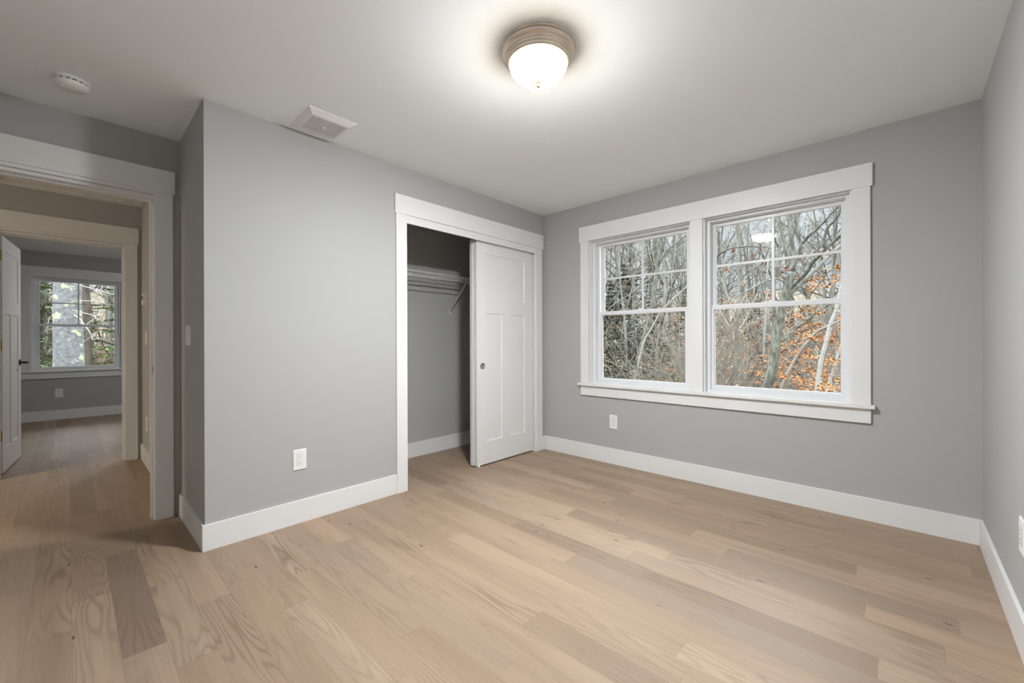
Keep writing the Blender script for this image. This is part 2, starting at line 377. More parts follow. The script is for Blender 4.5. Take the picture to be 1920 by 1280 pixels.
# ------------------------------------------------------------------ window trim and units
def window_unit(name, w, root_loc, rz, glass_off=0.0):
    """double hung window in an opening of width w; local x along the wall, y outward, origin at the opening's lower left corner on the floor"""
    r = tag(empty(name, root_loc, rz), kind='structure')
    z0, z1 = 0.722, ZH
    # jamb extension and vinyl frame
    boxes('frame', [(0, 0.012, 0.002, 0.05, z0, z1), (w-0.012, w, 0.002, 0.05, z0, z1), (0.012, w-0.012, 0.002, 0.05, z1-0.004, z1),
                    (0, 0.036, 0.05, WT, ZS, z1), (w-0.036, w, 0.05, WT, ZS, z1), (0.036, w-0.036, 0.05, WT, z1-0.020, z1), (0.036, w-0.036, 0.05, WT, ZS, z0+0.010),
                    (0.036, 0.048, 0.107, 0.112, z0, z1-0.02), (w-0.048, w-0.036, 0.107, 0.112, z0, z1-0.02),
                    (0.036, w-0.036, 0.05, 0.062, z0+0.010, z0+0.018)], 'white_vinyl', r, 0.0012)
    c = w/2 + glass_off; g = 0.393
    def sash(nm, ya, yb, za, zb, zg0, zg1, sw):
        s = boxes(nm, [(c-g-sw, c-g, ya, yb, za, zb), (c+g, c+g+sw, ya, yb, za, zb), (c-g, c+g, ya, yb, zg1, zb), (c-g, c+g, ya, yb, za, zg0),
                       ], 'white_vinyl', r, 0.0015)
        boxes('pane', [(c-g-0.006, c+g+0.006, (ya+yb)/2+0.002, (ya+yb)/2+0.006, zg0-0.006, zg1+0.006)], 'window_glass', s)
        return s
    up = sash('upper_sash', 0.112, 0.142, 1.372, z1-0.018, 1.407, 2.027, 0.034)
    boxes('grille', [(c-0.009, c+0.009, 0.119, 0.128, 1.407, 2.027), (c-g, c-0.009, 0.119, 0.128, 1.708, 1.726), (c+0.009, c+g, 0.119, 0.128, 1.708, 1.726)], 'white_vinyl', up, 0.002)
    lo = sash('lower_sash', 0.072, 0.104, 0.733, 1.402, 0.773, 1.369, 0.039)
    boxes('sash_lock', [(c-0.032, c+0.032, 0.076, 0.100, 1.402, 1.409), (c-0.02, c+0.012, 0.078, 0.094, 1.409, 1.418)], 'white_vinyl', lo, 0.001)
    return r
window_unit('window_1', W1-W0, (W0, YW, 0), 0, 0.006)
window_unit('window_2', W3-W2, (W2, YW, 0), 0, -0.004)
window_unit('window_3', B1-B0, (XB, B0, 0), PI/2, 0.0)

def window_trim(name, edges, root_loc, rz):
    r = tag(empty(name, root_loc, rz), kind='structure')
    a, b = edges[0][0], edges[-1][1]
    boxes('header_casing', [(a-CW-0.013, b+CW+0.011, -0.022, 0, 2.079, 2.222)], 'white_trim', r, 0.0015)
    boxes('side_casing', [(a-CW, a, -0.018, 0, 0.722, 2.079)], 'white_trim', r, 0.0012)
    boxes('side_casing', [(b, b+CW, -0.018, 0, 0.722, 2.079)], 'white_trim', r, 0.0012)
    for (p, q), (s, t) in zip(edges, edges[1:]):
        boxes('mullion_casing', [(q, s, -0.018, 0, 0.722, 2.079)], 'white_trim', r, 0.0012)
    boxes('stool', [(a-CW-0.022, b+CW+0.020, -0.042, 0, 0.700, 0.722)] + [(p+0.0005, q-0.0005, 0, 0.05, 0.700, 0.722) for p, q in edges], 'white_trim', r, 0.0015)
    boxes('apron', [(a-CW, b+CW, -0.018, 0, 0.607, 0.700)], 'white_trim', r, 0.0012)
    return r
window_trim('trim_1', [(W0, W1), (W2, W3)], (0, YW, 0), 0)
window_trim('trim_2', [(0, B1-B0)], (XB, B0, 0), PI/2)

# ------------------------------------------------------------------ door openings
def door_trim(name, xface, sgn, ya, yb, opp, header=(None, None), strike=False):
    """cased opening in a partition: xface = face seen, sgn = side it faces, opp = x of the other face"""
    r = tag(empty(name, (xface, (ya+yb)/2, 0)), kind='structure'); cy = (ya+yb)/2
    X = lambda v: sgn*v
    j = 0.018; ia, ib = ya + j, yb - j                # clear opening inside the jambs
    ca, cb = ia - 0.005, ib + 0.005
    for (fx, s) in ((0.0, sgn), (opp - xface, -sgn)):
        x0, x1 = fx, fx + s*0.018
        boxes('side_casing', [(x0, x1, ca-CW-cy, ca-cy, 0, 2.079)], 'white_trim', r, 0.0012)
        boxes('side_casing', [(x0, x1, cb-cy, cb+CW-cy, 0, 2.079)], 'white_trim', r, 0.0012)
        boxes('header_casing', [(x0, fx + s*0.022, ca-CW-0.012-cy, cb+CW+0.011-cy, 2.079, 2.222), (x0, fx+s*0.014, ca-cy, cb-cy, 2.058, 2.079)], 'white_trim', r, 0.0012)
    d = opp - xface
    boxes('jamb', [(0, d, ya-cy, ia-cy, 0, DZ), (0, d, ib-cy, yb-cy, 0, DZ), (0, d, ia-cy, ib-cy, DZ-0.018, DZ)], 'white_trim', r, 0.0008)
    return r, ia - cy, ib - cy
r1, ja, jb = door_trim('trim_3', XD, 1, D1A, D1B, XD-0.125)
sx = -0.042    # stop set back so that a door would close flush with the room side
boxes('door_stop', [(sx-0.035, sx, ja, ja+0.011, 0, DZ-0.018), (sx-0.035, sx, jb-0.011, jb, 0, DZ-0.018), (sx-0.035, sx, ja+0.011, jb-0.011, DZ-0.029, DZ-0.018)], 'white_trim', r1, 0.0008)
st = boxes('strike_plate', [(-0.040, -0.006, jb-0.0022, jb, 0.925, 0.980)], 'satin_metal', r1, 0.0005); tag(st, 'satin metal strike plate')
boxes('latch_hole', [(-0.030, -0.015, jb-0.0030, jb-0.0021, 0.938, 0.968)], 'dark_slot', st)
r2, ja, jb = door_trim('trim_4', XH0, 1, D2A, D2B, XH1)
boxes('door_stop', [(-0.087, -0.052, jb-0.011, jb, 0, DZ-0.018), (-0.087, -0.052, ja, ja+0.011, 0, DZ-0.018), (-0.087, -0.052, ja+0.011, jb-0.011, DZ-0.029, DZ-0.018)], 'white_trim', r2, 0.0008)

# closet opening trim
r3 = tag(empty('trim_5', (XC, 2.5, 0)), kind='structure'); cy = 2.5
boxes('header_casing', [(0, 0.022, 1.652-cy, 3.384-cy, 2.080, 2.222)], 'white_trim', r3, 0.0015)
boxes('fascia', [(0, 0.012, 1.752-cy, 3.272-cy, 2.020, 2.080)], 'white_trim', r3, 0.001)
boxes('side_casing', [(0, 0.018, 1.662-cy, 1.752-cy, 0, 2.080)], 'white_trim', r3, 0.0012)
boxes('side_casing', [(0, 0.018, 3.272-cy, 3.364-cy, 0, 2.080)], 'white_trim', r3, 0.0012)
boxes('jamb', [(XCI-XC, 0, CY0-cy, 1.752-cy, 0, CZ), (XCI-XC, 0, 3.266-cy, CY1-cy, 0, CZ)], 'white_trim', r3, 0.0008)
boxes('track', [(-0.018, -0.014, 1.752-cy, 3.266-cy, 2.035, 2.074), (-0.060, -0.057, 1.752-cy, 3.266-cy, 2.035, 2.074), (-0.104, -0.100, 1.752-cy, 3.266-cy, 2.035, 2.074), (-0.104, -0.014, 1.752-cy, 3.266-cy, 2.0705, 2.074)], 'satin_metal', r3)

# ------------------------------------------------------------------ doors
def door_leaf(name, w, h, t, z0, loc, rz, part='slab'):
    r = empty(name, loc, rz)
    sL, sT, sM, sB, mid = 0.118, 0.118, 0.122, 0.205, 0.118
    xa, xb = sL, w - sL; zt = h - sT; zm1 = 1.503 - z0; zm0 = zm1 - sM; zb = sB
    xm0, xm1 = w/2 - mid/2, w/2 + mid/2
    rc = 0.007
    bm = bmesh.new()
    for b in ((0, xa, 0, t, 0, h), (xb, w, 0, t, 0, h), (xa, xb, 0, t, zt, h), (xa, xb, 0, t, zm0, zm1), (xa, xb, 0, t, 0, zb), (xm0, xm1, 0, t, zb, zm0)): box(bm, *b)
    bmesh.ops.translate(bm, verts=bm.verts, vec=(0, 0, z0))
    sl = bm_obj(part, bm, 'white_door', r)
    bm = bmesh.new()
    for (a, b, c, d) in ((xa, xb, zm1, zt), (xa, xm0, zb, zm0), (xm1, xb, zb, zm0)):
        e = 0.006   # recessed flat panel with a sloping sticking edge, both faces
        for y_s, y_p in ((0.0, rc), (t, t - rc)):
            o_ = [(a, y_s, c), (b, y_s, c), (b, y_s, d), (a, y_s, d)]; i_ = [(a+e, y_p, c+e), (b-e, y_p, c+e), (b-e, y_p, d-e), (a+e, y_p, d-e)]
            ov = [bm.verts.new(p) for p in o_]; iv = [bm.verts.new(p) for p in i_]
            fs = [bm.faces.new((ov[k], ov[(k+1) % 4], iv[(k+1) % 4], iv[k])) for k in range(4)] + [bm.faces.new(iv)]
            if y_s > 0:
                for f in fs: f.normal_flip()
    bmesh.ops.translate(bm, verts=bm.verts, vec=(0, 0, z0))
    bm_obj('panel', bm, 'white_door', r)
    return r
DW = 0.762
def sliding(loc, label, pull):
    r = door_leaf('sliding_door', DW, 2.028, 0.034, 0.012, loc, PI/2)
    tag(r, label, 'door')
    if pull:
        z = 0.904; xx = 0.070
        p = lathe('finger_pull', [(0.0285, 0.0005), (0.0285, 0.0035), (0.0225, 0.0035), (0.0215, 0.0010), (0.0, 0.0008)], 'satin_metal', r, 48, axis='Y')
        p.location = (xx, 0.0, z); tag(p, 'round satin metal finger pull')
    return r
# local front is -y; rotated +90 deg it faces +x (the room)
sliding((XC-0.020, 2.487, 0), 'white three panel closet door nearest the room, with round finger pull', True)
sliding((XC-0.064, 2.476, 0), 'white closet door slid behind the front closet door, showing its narrow edge', False)
tag(boxes('floor_guide', [(XC-0.104, XC-0.012, 2.500, 2.518, 0, 0.010), (XC-0.019, XC-0.014, 2.500, 2.518, 0.010, 0.024)], 'white_plastic', None, 0.0006),
    'small white plastic guide on the floor under the closet doors', 'door guide')

hd = door_leaf('interior_door', 0.755, 2.030, 0.035, 0.012, (-5.592, -0.385, 0), PI - 0.085)
tag(hd, 'white three panel door standing open into the far bedroom, brass hinges and dark lever', 'door')
for z in (0.33, 1.10, 1.87):
    h_ = boxes('hinge', [(-0.0022, 0.0, 0.002, 0.033, z-0.045, z+0.045)], 'antique_brass', hd, 0.0006)
    k_ = lathe('hinge_knuckle', [(0, -0.048), (0.0065, -0.047), (0.0065, 0.047), (0, 0.048)], 'antique_brass', h_, 16); k_.location = (-0.007, 0.041, z)
    for d in (-0.03, 0.0, 0.03): boxes('screw', [(-0.0028, -0.0022, 0.014, 0.019, z+d-0.0025, z+d+0.0025)], 'oil_bronze', h_)
tg = Tubes()
for s, y0 in ((-1, 0.0), (1, 0.035)):
    tg.tube([(0.692, y0, 0.935), (0.692, y0+s*0.008, 0.935)], 0.030, 20)
    tg.tube([(0.692, y0+s*0.008, 0.935), (0.692, y0+s*0.050, 0.935)], 0.010, 12)
    tg.tube([(0.700, y0+s*0.050, 0.935), (0.66, y0+s*0.054, 0.936), (0.60, y0+s*0.050, 0.932)], [0.011, 0.010, 0.008], 12)
lv = tg.build('lever_handle', 'oil_bronze', hd); tag(lv, 'dark bronze lever handle')

# ------------------------------------------------------------------ closet wire shelf
def build_shelf():
    r = empty('wire_shelf', (XCB, 2.0, 1.76)); tag(r, 'white wire shelf along the closet back wall, open lip at front', 'shelf')
    y0, y1 = YS + 0.13 - 2.0, YW - 0.012 - 2.0; F = 0.303
    t = Tubes()
    for x, z, rr in ((0.008, 0, 0.003), (F-0.02, 0, 0.003), (F*0.5, -0.003, 0.003)): t.tube([(x, y0, z), (x, y1, z)], rr, 8)
    y = y0 + 0.02
    while y < y1: t.tube([(0.006, y, 0.003), (F, y, 0.003)], 0.0008, 5); y += 0.0254
    t.build('wire_deck', 'white_wire', r)
    t = Tubes(); y = (2.085 - 2.0)
    for z in (0, -0.043): t.tube([(F, y0, z), (F, y1, z)], 0.0042, 8)
    ys = [y + 0.318*k for k in range(-5, 6) if y0 < y + 0.318*k < y1]
    for y in ys: t.tube([(F, y, 0.0), (F, y, -0.043)], 0.003, 8)
    t.build('front_lip', 'white_wire', r)
    t = Tubes()
    for yy in (-0.62, 0.762):
        b = boxes('support_brace', [(0.0, 0.004, yy-0.008, yy+0.008, -0.345, -0.295)], 'white_wire', r, 0.0005)
        b2 = Tubes(); b2.tube([(0.006, yy, -0.318), (0.270, yy, -0.030), (F+0.003, yy, 0.006)], 0.0062, 8); bb = b2.build('brace_rod', 'white_wire', b)
    for yy in (0.16, 0.54, -0.25, 1.0):
        c = boxes('wall_clip', [(0.0, 0.012, yy-0.006, yy+0.006, -0.014, 0.004)], 'white_plastic', r, 0.0008)
build_shelf()

# ------------------------------------------------------------------ ceiling light
def ceiling_light(name, loc, shade_mat):
    r = empty(name, loc)
    lathe('canopy', [(0.0, 0.0), (0.166, 0.0), (0.167, -0.004), (0.160, -0.005), (0.158, -0.009), (0.163, -0.010), (0.164, -0.018), (0.160, -0.026), (0.153, -0.031), (0.149, -0.032), (0.152, -0.036), (0.150, -0.042), (0.145, -0.043), (0.148, -0.047), (0.146, -0.053), (0.140, -0.054), (0.142, -0.059), (0.140, -0.066), (0.135, -0.070), (0.131, -0.067), (0.120, -0.060), (0.0, -0.058)], 'brushed_nickel', r, 96)
    prof = [(0.132 * math.cos(a)**0.9 if a < PI/2-1e-3 else 0.0, -0.062 - 0.083*math.sin(a)) for a in np.linspace(0, PI/2, 20)]
    lathe('glass_shade', prof, shade_mat, r, 96)
    lathe('finial', [(0.0, -0.143), (0.017, -0.144), (0.020, -0.148), (0.018, -0.153), (0.011, -0.156), (0.009, -0.158), (0.011, -0.162), (0.009, -0.168), (0.0, -0.171)], 'finial_bronze', r, 40)
    return r
tag(ceiling_light('ceiling_light', (-1.2, 1.457, H), 'lit_alabaster_glass'), 'lit flush ceiling light with brushed nickel rim and frosted bowl', 'ceiling light')
tag(ceiling_light('ceiling_light', (-4.4, -2.95, H), 'added_hall_lamp_glass'), 'flush ceiling light added out of view to light the hall', 'ceiling light')  # extra lamp beyond the view, added to light the hall
tag(ceiling_light('ceiling_light', (-6.9, 0.98, H), 'added_bedroom_lamp_glass'), 'flush ceiling light added out of view to light the far bedroom', 'ceiling light')  # unseen lamp put in to brighten the far bedroom

# ------------------------------------------------------------------ ceiling vent
def ceiling_vent():
    r = empty('ceiling_vent', (-2.556, 1.061, H)); tag(r, 'white square ceiling vent with a sloped border and fine slats', 'vent')
    a, b = 0.152, 0.140; ia, ib = 0.097, 0.101; d = 0.020
    bm = bmesh.new()
    loops = []
    for (x, y, z) in ((a, b, 0), (a, b, -0.003), (a-0.042, b-0.030, -d), (ia, ib, -d), (ia, ib, -0.006)):
        loops.append([bm.verts.new(p) for p in ((-x, -y, z), (x, -y, z), (x, y, z), (-x, y, z))])
    for p, q in zip(loops, loops[1:]):
        for k in range(4): bm.faces.new((p[k], q[k], q[(k+1) % 4], p[(k+1) % 4]))
    bmesh.ops.recalc_face_normals(bm, faces=bm.faces)
    bm_obj('cover', bm, 'white_plastic', r)
    boxes('shade_backing', [(-ia, ia, -ib, ib, -0.011, -0.002)], 'dark_void', r)  # dark sheet whose colour stands in for the shade between the slats
    sl = []
    n = 13; p = 2*ia/n
    for k in range(n): x = -ia + p*(k+0.5); sl.append((x-0.0045, x+0.0045, -ib, ib, -d, -d+0.0015))
    boxes('slat', sl, 'white_plastic', r)
    boxes('centre_clip', [(-0.010, 0.010, -0.008, 0.008, -d-0.004, -d)], 'white_plastic', r, 0.001)
ceiling_vent()

# ------------------------------------------------------------------ smoke detector
sm = empty('smoke_detector', (-3.045, 0.012, H)); tag(sm, 'round white smoke detector on the ceiling near the entry', 'smoke detector')
lathe('base', [(0.0, 0), (0.070, 0), (0.070, -0.008), (0.066, -0.012), (0.0, -0.012)], 'white_plastic', sm, 64)
lathe('grille', [(0.0, -0.012), (0.060, -0.012), (0.060, -0.019), (0.0, -0.019)], 'dark_void', sm, 64)
bm = bmesh.new()
for k in range(16):
    a = 2*PI*k/16; c, s = math.cos(a), math.sin(a)
    vs = []
    for rr in (0.056, 0.065):
        for tt in (-0.004, 0.004):
            for z in (-0.012, -0.019): vs.append(bm.verts.new((rr*c - tt*s, rr*s + tt*c, z)))
    for f in ((0, 1, 3, 2), (4, 6, 7, 5), (0, 4, 5, 1), (2, 3, 7, 6)): bm.faces.new([vs[i] for i in f])
bm_obj('rib', bm, 'white_plastic', sm)
lathe('cover', [(0.0, -0.019), (0.065, -0.019), (0.065, -0.026), (0.060, -0.036), (0.046, -0.041), (0.044, -0.043), (0.0, -0.044)], 'white_plastic', sm, 64)
boxes('test_button', [(-0.016, 0.016, -0.040, -0.024, -0.0475, -0.042)], 'white_plastic', sm, 0.002)

# ------------------------------------------------------------------ outlets and switches (local plate faces -y)
def wall_plate(name, loc, rz, w=0.079, h=0.127, gangs=1, kind='outlet'):
    r = empty(name, loc, rz)
    bm = bmesh.new(); lp = []
    for (x, z, y) in ((w/2, h/2, 0), (w/2, h/2, -0.003), (w/2-0.004, h/2-0.004, -0.0062)):
        lp.append([bm.verts.new(p) for p in ((-x, y, -z), (x, y, -z), (x, y, z), (-x, y, z))])
    for p, q in zip(lp, lp[1:]):
        for k in range(4): bm.faces.new((p[k], p[(k+1) % 4], q[(k+1) % 4], q[k]))
    bm.faces.new(lp[-1]); bm.faces.new(lp[0][::-1]); bmesh.ops.recalc_face_normals(bm, faces=bm.faces)
    bm_obj('cover_plate', bm, 'white_plastic', r)
    for g in range(gangs):
        gx = (g - (gangs-1)/2) * 0.046
        boxes('gap', [(gx-0.0176, gx+0.0176, -0.0064, -0.0060, -0.0345, 0.0345)], 'dark_void', r)
        if kind == 'outlet':
            rc_ = boxes('receptacle', [(gx-0.0168, gx+0.0168, -0.0082, -0.0062, -0.0335, 0.0335)], 'white_plastic', r, 0.0006)
            sl = []
            for zc in (0.0165, -0.0165):
                sl += [(gx-0.0070, gx-0.0050, -0.0086, -0.0081, zc+0.000, zc+0.0085), (gx+0.0050, gx+0.0068, -0.0086, -0.0081, zc+0.001, zc+0.0080), (gx-0.0026, gx+0.0026, -0.0086, -0.0081, zc-0.0105, zc-0.0055)]
            boxes('socket_slot', sl, 'dark_slot', rc_)
        else:
            bm = bmesh.new()
            vs = [bm.verts.new(p) for p in ((gx-0.0165, -0.0062, -0.033), (gx+0.0165, -0.0062, -0.033), (gx+0.0165, -0.0062, 0.033), (gx-0.0165, -0.0062, 0.033),
                  (gx-0.0165, -0.0110, -0.033), (gx+0.0165, -0.0110, -0.033), (gx+0.0165, -0.0072, 0.0), (gx-0.0165, -0.0072, 0.0), (gx+0.0165, -0.0076, 0.033), (gx-0.0165, -0.0076, 0.033))]
            for f in ((4, 5, 6, 7), (7, 6, 8, 9), (0, 1, 5, 4), (2, 3, 9, 8), (0, 4, 7, 9, 3), (1, 2, 8, 6, 5)): bm.faces.new([vs[i] for i in f])
            bm_obj('rocker', bm, 'white_plastic', r)
    for g in range(gangs):
      for z in (0.0484, -0.0484): boxes('screw', [(( (g-(gangs-1)/2)*0.046)-0.003, ((g-(gangs-1)/2)*0.046)+0.003, -0.0070, -0.0061, z-0.0028, z+0.0028)], 'white_plastic', r)
    return r
tag(wall_plate('wall_outlet', (XC, 0.986, 0.392), PI/2), 'white wall outlet low on the grey wall left of the closet', 'outlet')
tag(wall_plate('wall_outlet', (-1.936, YW, 0.384), 0), 'white wall outlet below the left end of the window pair', 'outlet')
tag(wall_plate('wall_outlet', (XR, 2.352, 0.415), -PI/2), 'white wall outlet on the right wall at the picture edge', 'outlet')
tag(wall_plate('wall_outlet', (XB, -0.095, 0.388), PI/2), 'white wall outlet under the window of the far bedroom', 'outlet')
tag(wall_plate('wall_outlet', (-5.06, YH, 0.378), 0), 'white wall outlet low on the hall wall beneath the switch', 'outlet')
tag(wall_plate('light_switch', (-3.172, YS, 1.165), 0, w=0.118, h=0.122, gangs=2, kind='switch'), 'white light switch plate on the alcove wall just inside the entry', 'light switch')
tag(wall_plate('light_switch', (-5.06, YH, 1.166), 0, kind='switch'), 'white light switch on the hall wall under the thermostat', 'light switch')
th = empty('thermostat', (-5.06, YH, 1.52)); tag(th, 'white box thermostat high on the hall wall', 'thermostat')
boxes('back_plate', [(-0.070, 0.070, -0.006, 0, -0.066, 0.066)], 'white_plastic', th, 0.002)
boxes('body', [(-0.058, 0.058, -0.030, -0.006, -0.054, 0.054)], 'white_plastic', th, 0.003)
boxes('display', [(-0.035, 0.035, -0.0308, -0.0300, -0.005, 0.030)], 'dark_void', th)

# ------------------------------------------------------------------ attic hatch in the hall ceiling
ah = empty('attic_hatch', (-4.6, 0.0, H)); tag(ah, 'white framed attic hatch panel in the hall ceiling', 'hatch')
boxes('hatch_frame', [(-5.305+4.6, -5.240+4.6, -0.428, 0.418, -0.019, 0), (-5.240+4.6, -3.80+4.6, 0.353, 0.418, -0.019, 0), (-5.240+4.6, -3.80+4.6, -0.428, -0.363, -0.019, 0), (-3.80+4.6, -3.735+4.6, -0.428, 0.418, -0.019, 0)], 'white_trim', ah, 0.001)
boxes('hatch_panel', [(-5.236+4.6, -3.804+4.6, -0.359, 0.349, -0.008, -0.001)], 'white_trim', ah)

# ================================================================== outdoors
def at(px, py, axis, val):
    """the point on the plane x=val (axis 0) or y=val (axis 1) that the photograph shows at a pixel"""
    a, b = px - 960.0, py - CAM_YH
    cr, sr = math.cos(CAM_ROLL), math.sin(CAM_ROLL)
    u, v = cr*a + sr*b, -sr*a + cr*b
    s, c = math.sin(CAM_YAW), math.cos(CAM_YAW)
    d = np.array([-s + c*u/CAM_F, c + s*u/CAM_F, -v/CAM_F]); o = np.array([0, 0, CAM_H])
    return o + d * ((val - o[axis]) / d[axis])

def ground_z(x, y):
    d1 = max(0.0, y - YW); d2 = max(0.0, -x + XB)
    d = max(d1, d2)
    z = -1.15 + 0.012*d + 0.0022*max(0, d-12)**2 * (1 if d < 60 else 0)
    if d >= 60: z = -1.15 + 0.72 + 0.0022*48**2 + 0.15*(d-60)
    return z + 0.12*math.sin(x*0.7)*math.sin(y*0.5) + 0.05*math.sin(x*1.9+y*1.3)

noise_mat('leaf_litter', (0.15, 0.115, 0.08), (0.36, 0.27, 0.18), 3.0, 0.95, c3=(0.50, 0.30, 0.14), detail=8)
noise_mat('grey_bark', (0.29, 0.28, 0.24), (0.50, 0.49, 0.43), 6.0, 0.9, stretch=(1, 1, 0.35))
noise_mat('dark_bark', (0.13, 0.105, 0.08), (0.30, 0.25, 0.20), 9.0, 0.9, stretch=(1, 1, 0.3))
noise_mat('maple_bark', (0.15, 0.15, 0.115), (0.44, 0.45, 0.38), 18.0, 0.9, stretch=(1, 1, 0.4), c3=(0.07, 0.06, 0.05))
noise_mat('brown_twig', (0.34, 0.29, 0.23), (0.60, 0.53, 0.44), 2.0, 0.9)
noise_mat('pale_twig', (0.55, 0.50, 0.42), (0.75, 0.71, 0.62), 3.0, 0.9)
noise_mat('birch_bark', (0.66, 0.64, 0.60), (0.50, 0.47, 0.43), 7.0, 0.8, stretch=(1, 1, 5), lo=0.5, hi=0.62, c3=(0.15, 0.12, 0.10))
noise_mat('orange_leaf', (0.66, 0.24, 0.06), (0.94, 0.43, 0.14), 4.0, 0.7)
noise_mat('russet_leaf', (0.42, 0.10, 0.045), (0.62, 0.22, 0.10), 4.0, 0.7)
noise_mat('faded_leaf', (0.55, 0.30, 0.17), (0.78, 0.52, 0.33), 4.0, 0.7)
noise_mat('pine_needles', (0.13, 0.16, 0.09), (0.27, 0.31, 0.18), 2.5, 0.8)
noise_mat('hemlock_needles', (0.13, 0.19, 0.06), (0.30, 0.38, 0.14), 2.5, 0.8)
noise_mat('moss', (0.10, 0.17, 0.05), (0.24, 0.31, 0.11), 5, 0.95)

def lichen_bark():
    m = bpy.data.materials.new('lichen_bark'); m.use_nodes = True; N = m.node_tree.nodes; L = m.node_tree.links; b = N['Principled BSDF']
    tc = N.new('ShaderNodeTexCoord')
    def ramp(src, stops):
        r = N.new('ShaderNodeValToRGB'); e = r.color_ramp.elements
        e[0].position, e[0].color = stops[0][0], (*stops[0][1], 1); e[1].position, e[1].color = stops[-1][0], (*stops[-1][1], 1)
        for p, c in stops[1:-1]: q = e.new(p); q.color = (*c, 1)
        L.new(src, r.inputs['Fac']); return r.outputs['Color']
    n1 = N.new('ShaderNodeTexNoise'); n1.inputs['Scale'].default_value = 16; n1.inputs['Detail'].default_value = 8; n1.inputs['Roughness'].default_value = 0.75; L.new(tc.outputs['Object'], n1.inputs['Vector'])
    base = ramp(n1.outputs['Fac'], [(0.30, (0.06, 0.055, 0.055)), (0.42, (0.12, 0.12, 0.122)), (0.55, (0.18, 0.18, 0.182)), (0.7, (0.235, 0.235, 0.23))])
    vo = N.new('ShaderNodeTexVoronoi'); vo.inputs['Scale'].default_value = 5.5; n2 = N.new('ShaderNodeTexNoise'); n2.inputs['Scale'].default_value = 9
    ad = N.new('ShaderNodeMix'); ad.data_type = 'RGBA'; ad.blend_type = 'LINEAR_LIGHT'; ad.inputs[0].default_value = 0.12
    L.new(tc.outputs['Object'], n2.inputs['Vector']); L.new(tc.outputs['Object'], ad.inputs[6]); L.new(n2.outputs['Color'], ad.inputs[7]); L.new(ad.outputs[2], vo.inputs['Vector'])
    msk = ramp(vo.outputs['Distance'], [(0.27, (1, 1, 1)), (0.36, (0, 0, 0))])
    sc = N.new('ShaderNodeSeparateXYZ'); L.new(vo.outputs['Color'], sc.inputs[0]); gt = N.new('ShaderNodeMath'); gt.operation = 'GREATER_THAN'; gt.inputs[1].default_value = 0.15; L.new(sc.outputs[0], gt.inputs[0])
    mu = N.new('ShaderNodeMath'); mu.operation = 'MULTIPLY'; L.new(msk, mu.inputs[0]); L.new(gt.outputs[0], mu.inputs[1])
    mx = N.new('ShaderNodeMix'); mx.data_type = 'RGBA'; L.new(mu.outputs[0], mx.inputs[0]); L.new(base, mx.inputs[6]); mx.inputs[7].default_value = (0.36, 0.38, 0.25, 1)
    L.new(mx.outputs[2], b.inputs['Base Color']); b.inputs['Roughness'].default_value = 0.95; b.inputs['Specular IOR Level'].default_value = 0.1
    MATS['lichen_bark'] = m
lichen_bark()

# ground: one terrain sheet around the house, with a hole under it
def build_ground():
    xs = np.concatenate([np.arange(-110, -40, 5.0), np.arange(-40, 14, 1.0)]); ys = np.concatenate([np.arange(-16, 40, 1.0), np.arange(40, 111, 5.0)])
    V = [(x, y, ground_z(x, y)) for y in ys for x in xs]; n = len(xs); F = []
    for j in range(len(ys)-1):
        for i in range(n-1): F.append((j*n+i, j*n+i+1, (j+1)*n+i+1, (j+1)*n+i))
    me = bpy.data.meshes.new('ground'); me.from_pydata(V, [], F); me.materials.append(MATS['leaf_litter']); me.polygons.foreach_set('use_smooth', [True]*len(me.polygons))
    o = bpy.data.objects.new('ground', me); COL.objects.link(o); tag(o, kind='structure')
build_ground()
# outer skirt of the house so that its floor rests on something
struct('trim_6', [(XB-WT+0.02, XR+0.13, -3.6, YW+WT-0.02, -1.5, -0.12)], 'white_trim')

def rand_dir(rng):
    v = rng.normal(size=3); return v / np.linalg.norm(v)
def limb(rng, p, d, length, r0, k=6, wob=0.12, up=0.05, r_end=0.35):
    pts = [np.array(p, float)]; d = np.array(d, float); d /= np.linalg.norm(d)
    for i in range(k):
        d = d + rng.normal(size=3)*wob + np.array([0, 0, up]); d /= np.linalg.norm(d)
        pts.append(pts[-1] + d*length/k)
    return np.array(pts), np.linspace(r0, r0*r_end, k+1)
def sub_dir(rng, t, ang):
    t = t/np.linalg.norm(t); a = np.cross(t, rand_dir(rng)); a /= np.linalg.norm(a); return t*math.cos(ang) + a*math.sin(ang)
def along(pts, s):
    f = s*(len(pts)-1); i = min(int(f), len(pts)-2); return pts[i] + (pts[i+1]-pts[i])*(f-i), pts[i+1]-pts[i]

def twiggy(rng, T, pts, rad, level, lo=0.15, n=8, lf=0.45, ang=(0.5, 1.0), up=0.05, tips=None, rmin=0.0035):
    """side branches on a limb, recursively"""
    L_ = np.linalg.norm(np.diff(pts, axis=0), axis=1).sum()
    for _ in range(n):
        s = rng.uniform(lo, 0.97); p, t = along(pts, s); r = max(rmin, np.interp(s, np.linspace(0, 1, len(rad)), rad)*rng.uniform(0.35, 0.6))
        ln = L_*lf*(1.1 - 0.7*s)*rng.uniform(0.5, 1.2); d = sub_dir(rng, t, rng.uniform(*ang))
        q, rr = limb(rng, p, d, ln, r, k=5 if level > 1 else 4, wob=0.16, up=up); rr = np.maximum(rr, rmin*0.6)
        T.tube(q, rr, 5 if level > 1 else 3, cap=False)
        if tips is not None: tips.append(q)
        if level > 1: twiggy(rng, T, q, rr, level-1, 0.2, max(3, int(n*0.6)), 0.5, ang, up, tips, rmin)

